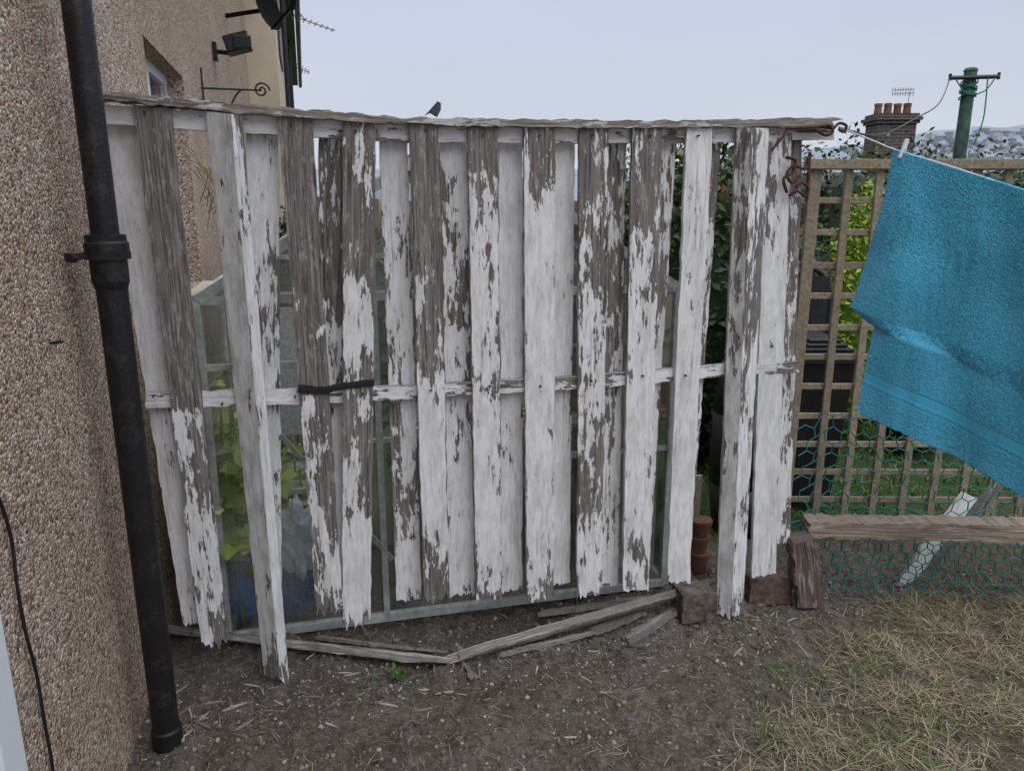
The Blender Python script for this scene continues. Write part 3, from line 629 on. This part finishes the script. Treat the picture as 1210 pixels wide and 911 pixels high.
# ------------------------------------------------------------------ greenhouse
gh=empty('greenhouse'); b0=.25; b1=2.5
e0=F(232,352,b0); e1=F(800,343,b0)
a0=(e0-FP).dot(FD); a1_=(e1-FP).dot(FD); ze=(e0.z+e1.z)/2; ac=(a0+a1_)/2; zp=ze+(a1_-a0)/2*.62
mb=MB()
def gq(a,b,z): return fl(a,z,b)
BW=.028; PW=(a1_-a0)/3
for b in (b0,b1):
    mb.bar(gq(a0,b,.03),gq(a1_,b,.03),BW,.03); mb.bar(gq(a0,b,ze),gq(ac,b,zp),BW,.035); mb.bar(gq(ac,b,zp),gq(a1_,b,ze),BW,.035)
    mb.bar(gq(a0,b,ze),gq(a1_,b,ze),BW*.8,.03)
    for a in (a0,a0+PW,a1_-PW,a1_):
        zz=ze+(zp-ze)*(1-abs(a-ac)/(a1_-ac)); mb.bar(gq(a,b,.03),gq(a,b,zz),BW*.8,BW)
    mb.bar(gq(a0,b,1.03),gq(a0+PW,b,1.03),.02,.02); mb.bar(gq(a1_-PW,b,.62),gq(a1_,b,.62),.02,.02)
mb.bar(gq(a0+.65,b0-.01,.75),gq(a1_-.65,b0-.01,.75),.03,.05)
mb.bar(gq(a0+.10,b0+.03,.95),gq(a0+.6,b0+.03,.25),.016,.016)
for a,z in ((a0,ze),(a1_,ze),(ac,zp),(a0,.03),(a1_,.03)): mb.bar(gq(a,b0,z),gq(a,b1,z),.035,.035)
for k in range(1,4):
    b=b0+(b1-b0)*k/4
    mb.bar(gq(a0,b,.03),gq(a0,b,ze),.02,.02); mb.bar(gq(a1_,b,.03),gq(a1_,b,ze),.02,.02)
    mb.bar(gq(a0,b,ze),gq(ac,b,zp),.02,.02); mb.bar(gq(ac,b,zp),gq(a1_,b,ze),.02,.02)
mb.out('frame',ALU,gh)
g=bpy.data.materials.new('dirt_and_reflection_glass'); g.use_nodes=True; n_=g.node_tree; n_.nodes.clear()
o_=n_.nodes.new('ShaderNodeOutputMaterial'); tr_=n_.nodes.new('ShaderNodeBsdfTransparent'); tr_.inputs[0].default_value=(.96,.97,.96,1)
gs=n_.nodes.new('ShaderNodeBsdfGlossy'); gs.inputs['Roughness'].default_value=.05; df=n_.nodes.new('ShaderNodeBsdfDiffuse'); df.inputs[0].default_value=(.58,.60,.53,1)  # diffuse grey is dirt plus sky and house reflection painted into the colour
fr=n_.nodes.new('ShaderNodeFresnel'); fr.inputs[0].default_value=1.5; m1=n_.nodes.new('ShaderNodeMixShader'); m2=n_.nodes.new('ShaderNodeMixShader')
tcx=n_.nodes.new('ShaderNodeTexCoord'); nz=n_.nodes.new('ShaderNodeTexNoise'); nz.inputs['Scale'].default_value=4; nz.inputs['Detail'].default_value=4; n_.links.new(tcx.outputs['Object'],nz.inputs['Vector'])
rm=n_.nodes.new('ShaderNodeMapRange'); n_.links.new(nz.outputs[0],rm.inputs[0]); rm.inputs[1].default_value=.35; rm.inputs[2].default_value=.7; rm.inputs[3].default_value=.05; rm.inputs[4].default_value=.34
n_.links.new(rm.outputs[0],m1.inputs[0]); n_.links.new(tr_.outputs[0],m1.inputs[1]); n_.links.new(df.outputs[0],m1.inputs[2])
n_.links.new(fr.outputs[0],m2.inputs[0]); n_.links.new(m1.outputs[0],m2.inputs[1]); n_.links.new(gs.outputs[0],m2.inputs[2]); n_.links.new(m2.outputs[0],o_.inputs[0])
mb=MB()
for b in (b0,b1): mb.add([gq(a0,b,.05),gq(a1_,b,.05),gq(a1_,b,ze),gq(ac,b,zp),gq(a0,b,ze)],[(0,1,2,3,4)])
for a in (a0,a1_): mb.add([gq(a,b0,.05),gq(a,b1,.05),gq(a,b1,ze),gq(a,b0,ze)],[(0,1,2,3)])
mb.add([gq(a0,b0,ze),gq(a0,b1,ze),gq(ac,b1,zp),gq(ac,b0,zp)],[(0,1,2,3)]); mb.add([gq(a1_,b0,ze),gq(a1_,b1,ze),gq(ac,b1,zp),gq(ac,b0,zp)],[(0,1,2,3)])
mb.out('glass_panes',g,gh)
mb=MB(); mb.obox(gq(a1_-.32,b0+.03,.10),FD*.29,FN*.006,Vector((0,0,.72))); mb.obox(gq(-.02,b0+.035,.06),FD*.20,FN*.006,Vector((0,0,.66)))
mb.out('shading_panels',simple('grey_green_board',(.48,.47,.34),.6,.3,4,.05),gh)
st=empty('staging_bench'); mb=MB()
for k in range(6): mb.obox(gq(-.25,b0+.35+k*.09,.62),FD*.9,FN*.07,Vector((0,0,.018)))
for a in (-.24,.61):
    for b in (b0+.36,b0+.82): mb.bar(gq(a,b,0),gq(a,b,.618),.04,.04)
mb.out('bench_parts',TIMBER,st)
fc=empty('folding_chair'); cA=F(338,420,.75); mb=MB(); ca=(cA-FP).dot(FD)
mb.obox(gq(ca-.12,.78,.62),FD*.36,FN*.01,Vector((0,0,.52))+FN*.14); mb.out('mesh_back',simple('grey_mesh',(.36,.38,.40),.8,.35,90,.2),fc)
mb=MB()
for s_ in (-.14,.26): mb.bar(gq(ca+s_,.60,.0),gq(ca+s_,.94,1.17),.022,.022); mb.bar(gq(ca+s_,.95,.0),gq(ca+s_,.55,.5),.022,.022)
mb.obox(gq(ca-.14,.5,.46),FD*.40,FN*.34,Vector((0,0,.02))); mb.out('chair_frame',ALU,fc)
def pot(c,r,h,mt=TERRA,nm='plant_pot'):
    mb=MB(); mb.cyl(c,c+Z*h*.8,r*.7,r*.93,20); mb.cyl(c+Z*h*.8,c+Z*h,r*1.05,r*1.08,20); mb.out(nm,mt,None,False)
for a,b_,s_ in ((-.1,.7,.07),(.12,.75,.08),(.35,.68,.07),(.5,.85,.08)): pot(gq(a,b_,.64),s_,s_*1.7)
BP=simple('black_pot',(.02,.02,.022),.6,.3)
q=F(487,716,.36); pot(Vector((q.x,q.y,0)),.055,.11,simple('blue_grey_pot',(.05,.10,.14),.5,.2)); pot(fl(-.42,0,.6),.12,.22,BP); pot(fl(-.72,0,.9),.13,.24,BP)
pb=D(825,640,3.0); 
for k in range(3): pot(Vector((pb.x+U(-.01,.01),3.0,.001+k*.075)),.045,.09,DTERRA)
mb=MB(); mb.bar(Vector((pb.x-.01,3.06,0)),Vector((pb.x+.0,3.06,.42)),.03,.02); mb.out('garden_stake',TIMBER)
wb=D(852,520,3.4); mb=MB()
for (z0,r0),(z1,r1) in zip([(0,.13),(.25,.16),(.6,.16),(.85,.13)],[(.25,.16),(.6,.16),(.85,.13),(.9,.12)]): mb.cyl(Vector((wb.x+.13,3.45,z0)),Vector((wb.x+.13,3.45,z1)),r0,r1,24)
mb.out('water_butt',BLACK,None,True)
def blob(nm,c,s_,mt,sd=0.,amp=.25,fr=3.,parent=None):
    bm=bmesh.new(); bmesh.ops.create_icosphere(bm,subdivisions=5,radius=1)
    for v_ in bm.verts:
        q=v_.co.copy(); k=1+amp*noise.noise(q*fr*.5+Vector((sd,0,0)))+amp*.6*abs(noise.noise(q*fr*1.6+Vector((0,sd,0)))) ; v_.co=Vector((q.x*s_[0]*k,q.y*s_[1]*k,q.z*s_[2]*k))+Vector(c)
    me=bpy.data.meshes.new(nm); bm.to_mesh(me); bm.free(); me.materials.append(mt); return link(bpy.data.objects.new(nm,me),parent)
bg1=empty('plastic_sack')
c=F(297,690,.46); blob('blue_part',(c.x+.02,c.y,.16),(.13,.10,.18),simple('blue_plastic',(.05,.20,.55),.35,.4,8,.3),1.,.5,3,bg1)
c=F(352,650,.40); blob('white_part',(c.x,c.y,.30),(.075,.06,.13),simple('pale_plastic',(.68,.77,.88),.35,.2,8,.3),5.,.6,5,bg1)
c=F(352,700,.44); blob('lower_part',(c.x,c.y,.12),(.09,.08,.12),simple('dark_blue_plastic',(.05,.14,.34),.35,.3,8,.3),7.,.6,5,bg1)
def veg(nm,stems,nleaf,size,mt):
    mb=MB()
    for (p_,h) in stems:
        p_=Vector(p_); q=p_+Vector((U(-.05,.05),U(-.05,.05),h)); mb.cyl(p_,q,.006,.004,6,.3)
        for k in range(nleaf):
            t=U(.3,1.0); c=p_.lerp(q,t); a=U(0,6.28); s_=size*U(.6,1.3); d=Vector((math.cos(a),math.sin(a)*.6,U(-.5,.2))).normalized()
            tip=c+d*s_*.6; side_=d.cross(Z).normalized(); up=side_.cross(d).normalized(); 
            up2=(up+Vector((0,-.8,0))*U(0,1)).normalized(); side_=d.cross(up2).normalized()
            mb.cyl(c,tip,.003,.002,5,.4,False)
            n=12; V=[tip]; r=R()
            for i in range(n):
                an=i*6.283/n; rr=s_*(.55+.2*math.cos(an*5)+.25*math.cos(an)*1); V.append(tip+d*(math.cos(an)*rr+s_*.3)+side_*math.sin(an)*rr+up*(-.25*abs(math.sin(an))*rr+U(-.01,.01)))
            mb.add(V,[(0,1+i,1+(i+1)%n) for i in range(n)],r)
    mb.out(nm,mt,None)
def gp(px,off): q=F(px,600,off); return (q.x,q.y,0)
veg('vegetable_plant',[(gp(266,.40),.98),(gp(276,.36),.72),(gp(262,.58),1.0),(gp(285,.75),.95),(gp(280,.5),.85),(gp(258,.38),.85)],22,.09,TOM)
veg('vegetable_plant',[(gp(350,.62),.66),(gp(355,.5),.55)],16,.075,TOM)
veg('vegetable_plant',[(gp(350,.95),.85),(gp(480,1.1),1.1),(gp(560,1.3),1.2),(gp(690,1.5),1.2)],20,.09,SHRUB)
# ------------------------------------------------------------------ foliage masses
def mass(nm,vols,n,size,mt,core=True,parent=None):
    V=[];Fc=[];A=[]
    tot=sum(v_[3]*v_[4]*v_[5] for v_ in vols)
    for (cx,cy,cz,rx,ry,rz) in vols:
        k=int(n*rx*ry*rz/tot)
        for _ in range(k):
            d=Vector((random.gauss(0,1),random.gauss(0,1),random.gauss(0,1))).normalized(); rr=U(.72,1.03)*(1+.22*noise.noise(d*2.5+Vector((cx,cy,cz))))
            p_=Vector((cx+d.x*rx*rr,cy+d.y*ry*rr,max(.02,cz+d.z*rz*rr)))
            s_=size*U(.5,1.4); a=Vector((U(-1,1),U(-1,1),U(-.6,.9))).normalized(); b_=a.cross(Vector((U(-1,1),U(-1,1),U(-1,1)))).normalized()
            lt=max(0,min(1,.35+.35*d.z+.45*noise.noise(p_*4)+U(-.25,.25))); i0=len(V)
            V+=[p_-a*s_,p_+b_*s_*.45,p_+a*s_,p_-b_*s_*.45]; Fc.append((i0,i0+1,i0+2,i0+3)); A+=[lt]*4
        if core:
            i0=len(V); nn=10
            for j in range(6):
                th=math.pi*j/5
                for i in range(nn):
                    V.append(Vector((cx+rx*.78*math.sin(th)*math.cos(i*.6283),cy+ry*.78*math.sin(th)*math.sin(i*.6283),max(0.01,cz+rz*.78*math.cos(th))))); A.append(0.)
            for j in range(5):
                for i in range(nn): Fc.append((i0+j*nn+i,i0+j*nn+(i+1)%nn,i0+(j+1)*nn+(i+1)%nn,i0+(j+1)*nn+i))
    mesh(nm,V,Fc,mt,parent,{'rnd':('FLOAT',A)})
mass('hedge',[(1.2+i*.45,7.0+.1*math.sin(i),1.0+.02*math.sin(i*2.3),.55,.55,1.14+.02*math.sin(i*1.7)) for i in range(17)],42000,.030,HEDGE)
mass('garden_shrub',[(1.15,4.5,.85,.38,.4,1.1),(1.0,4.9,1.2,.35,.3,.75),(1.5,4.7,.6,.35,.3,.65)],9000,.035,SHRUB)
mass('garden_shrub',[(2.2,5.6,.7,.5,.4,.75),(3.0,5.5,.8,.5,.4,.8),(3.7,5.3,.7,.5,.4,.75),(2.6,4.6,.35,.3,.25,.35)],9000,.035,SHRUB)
cx=D(1022,290,4.9)
mass('golden_conifer',[(cx.x,4.9,.8,.24,.22,.85),(cx.x,4.9,1.15,.15,.15,.55),(cx.x+.12,4.85,.9,.15,.15,.45)],6000,.022,GOLD)
mass('garden_shrub',[(-.9,6.2,.6,.6,.4,.8),(.2,6.6,.7,.8,.4,.8),(-2.0,7.5,.8,.5,.5,.9)],8000,.04,SHRUB)
pf=empty('panel_fence'); mb=MB()
for i in range(46): x=-2.2+i*.14; mb.box(x,x+.13,7.9,7.92,0,1.62+.02*(i%2),r=R())
for i in range(4): mb.box(-2.25+i*2.1,-2.15+i*2.1,7.84,7.898,0,1.7)
mb.out('panels',simple('brown_fence_wood',(.20,.115,.07),.85,.35,12,.2),pf)
DGR=simple('dark_grey_plastic',(.022,.023,.026),.4,.3,15,.05,.5)
bn=empty('black_wheelie_bin'); bx=D(968,450,3.7).x; by=3.8; mb=MB()
p=[Vector(q) for q in ((bx-.10,by-.14,.08),(bx+.10,by-.14,.08),(bx+.10,by+.2,.08),(bx-.10,by+.2,.08),(bx-.13,by-.2,.80),(bx+.13,by-.2,.80),(bx+.13,by+.26,.80),(bx-.13,by+.26,.80))]
v_,f_=hexa(p); mb.add(v_,f_); mb.box(bx-.15,bx+.15,by-.23,by+.27,.805,.84)
for k in range(4): mb.box(bx-.14+k*.02,bx+.14-k*.02,by-.22+k*.03,by+.25,.84+k*.018,.857+k*.018)
mb.cyl(Vector((bx-.13,by+.33,.88)),Vector((bx+.13,by+.33,.88)),.016,.016,10)
for s_ in(-.14,.10): mb.cyl(Vector((bx+s_,by+.22,.1)),Vector((bx+s_+.04,by+.22,.1)),.1,.1,18); 
o=mb.out('bin_body',DGR,bn); bevel(o,.01)
gc=empty('garden_chair'); cxx=D(957,380,4.15).x; mb=MB()
L=[smoothpts([Vector((cxx-.10,4.15,.5)),Vector((cxx-.12,4.2,1.05)),Vector((cxx-.06,4.22,1.2)),Vector((cxx+.06,4.22,1.2)),Vector((cxx+.12,4.2,1.05)),Vector((cxx+.10,4.15,.5))],8)]
tube('back_frame',L,.018,DGR,gc)
mb.box(cxx-.10,cxx+.10,4.17,4.19,.6,1.18); mb.box(cxx-.2,cxx+.2,4.17,4.6,.42,.46)
for q in ((-.18,4.2),(.18,4.2),(-.18,4.55),(.18,4.55)): mb.cyl(Vector((cxx+q[0],q[1],0)),Vector((cxx+q[0],q[1],.42)),.018,.018,8)
mb.out('seat_and_legs',DGR,gc)
# ------------------------------------------------------------------ distant brick house with chimney
bh=empty('brick_house'); HY=18; l=D(1038,140,HY).x; r_=D(1084,140,HY).x; zt=D(1060,146,HY).z; zr=D(1060,190,HY).z
mb=MB(); mb.box(l,r_,HY,HY+.6,zr-.6,zt); mb.box(l-.05,r_+.05,HY-.05,HY+.65,zt,zt+.07); mb.box(l-.09,r_+.09,HY-.09,HY+.69,zt+.07,zt+.14); mb.box(l-.03,r_+.03,HY-.03,HY+.63,zt+.14,zt+.22)
mb.out('chimney_stack',BRICKW,bh)
mb=MB()
for k in range(4):
    x=l+.11+k*(r_-l-.22)/3; mb.cyl(Vector((x,HY+.3,zt+.2)),Vector((x,HY+.3,zt+.42+.05*(k%2))),.095,.075,14); mb.cyl(Vector((x,HY+.3,zt+.40)),Vector((x,HY+.3,zt+.46)),.09,.09,14)
mb.out('chimney_pots',DTERRA,bh)
mb=MB(); mb.box(l-5,r_+4,HY-3.4,HY+4,-.1,1.2); mb.out('walls',BRICKW,bh)
mb=MB(); p=[Vector(q) for q in ((l-5.2,HY-3.7,1.2),(r_+4.2,HY-3.7,1.2),(r_+4.2,HY+4.3,1.2),(l-5.2,HY+4.3,1.2),(l-5.2,HY+.3,zr-.25),(r_+4.2,HY+.3,zr-.25))]
mb.add(p,[(0,1,5,4),(2,3,4,5),(0,4,3),(1,2,5),(0,3,2,1)]); mb.out('roof',SLATE,bh)
zA=D(1060,109,HY).z
tube('roof_aerial',[[Vector((r_-.1,HY+.3,zt)),Vector((r_-.1,HY+.3,zA+.05))],[Vector((l+.4,HY+.3,zA)),Vector((r_,HY+.3,zA+.02))],[Vector((l+.4,HY+.3,zA+.08)),Vector((r_,HY+.3,zA+.1))]]+[[Vector((l+.4+k*.06,HY+.3,zA-.05)),Vector((l+.4+k*.06,HY+.3,zA+.14))] for k in range(9)],.006,BLACK,bh)
# ------------------------------------------------------------------ hills
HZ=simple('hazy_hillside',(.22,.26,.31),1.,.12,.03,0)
def ridge(px):
    x=(px-985)/225; 
    return 174-28*max(0,min(1.6,x))**.8 - 2.5*math.sin(px*.035)-1.2*math.sin(px*.11)
V=[];Fc=[]; pxs=list(range(300,2600,12)); YH=900
for i,px in enumerate(pxs):
    y=ridge(px) if px>985 else 174+min(30,(985-px)*.1)
    t=D(px,min(y,200),YH); V+=[Vector((t.x,YH-250,-2)),Vector((t.x,YH-120,t.z*.55)),Vector((t.x,YH,t.z)),Vector((t.x*1.05,YH+300,t.z*.9))]
for i in range(len(pxs)-1):
    for k in range(3): a=i*4+k; Fc.append((a,a+4,a+5,a+1))
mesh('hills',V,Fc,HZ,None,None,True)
mb=MB()
for _ in range(520):
    px=U(960,1700); f=U(.35,.90); 
    t=D(px,ridge(px) if px>985 else 180,YH); 
    g_=(f-.35)/.65; yy=YH-120+120*g_; zz=t.z*(.55+.45*g_); s_=U(2,5)
    mb.box(t.x-s_,t.x+s_,yy-4,yy+4,zz-2,zz+2.4,r=R())
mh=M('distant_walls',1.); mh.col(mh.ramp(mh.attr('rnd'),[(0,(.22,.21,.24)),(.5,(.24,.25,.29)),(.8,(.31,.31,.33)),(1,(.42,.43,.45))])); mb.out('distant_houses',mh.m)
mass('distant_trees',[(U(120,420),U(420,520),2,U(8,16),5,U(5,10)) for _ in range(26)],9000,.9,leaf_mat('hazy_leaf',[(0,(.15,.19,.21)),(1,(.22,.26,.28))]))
# ------------------------------------------------------------------ weeds, vine
def weed(c,n,s_):
    mb=MB()
    for _ in range(n):
        a=U(0,6.28); e=U(.2,1.1); d=Vector((math.cos(a)*math.cos(e),math.sin(a)*math.cos(e),math.sin(e))); l_=s_*U(.4,1.1); sd_=Vector((-math.sin(a),math.cos(a),0))*l_*.22
        p_=c+Vector((U(-.9,.9)*s_,U(-.9,.9)*s_,0)); m_=p_+d*l_*.6; mb.add([p_,m_+sd_,p_+d*l_,m_-sd_],[(0,1,2,3)],U(.1,.8))
    mb.out('weed',LAWN)
for x,y,n,s_ in ((470,797,70,.028),(430,812,22,.018),(500,800,10,.014),(630,765,6,.012),(445,800,18,.015),(425,745,10,.015)): weed(G(x,y,.008),n,s_)
tc_=[G(x,y) for x,y in ((905,870),(1030,790),(1110,850),(1180,800),(960,800),(1060,880),(915,795))]
blades('green_grass_tufts',2600,(.4,2.2,1.3,2.8),lambda x,y:max(math.exp(-(((x-c_.x)**2+(y-c_.y)**2)/.0045)) for c_ in tc_),LAWN,(.02,.06),.0011,.7)
L=[]
for k in range(7):
    x=U(212,238); y=U(175,205); L.append(smoothpts([F(x,y,.06),F(x+U(5,18),y+U(8,25),-.03),F(x+U(18,32),y+U(25,45),.02),F(x+U(10,25),y+U(50,75),.04)],6))
tube('climbing_stem',L,.0014,simple('yellow_stem',(.28,.24,.07),.7,.3))
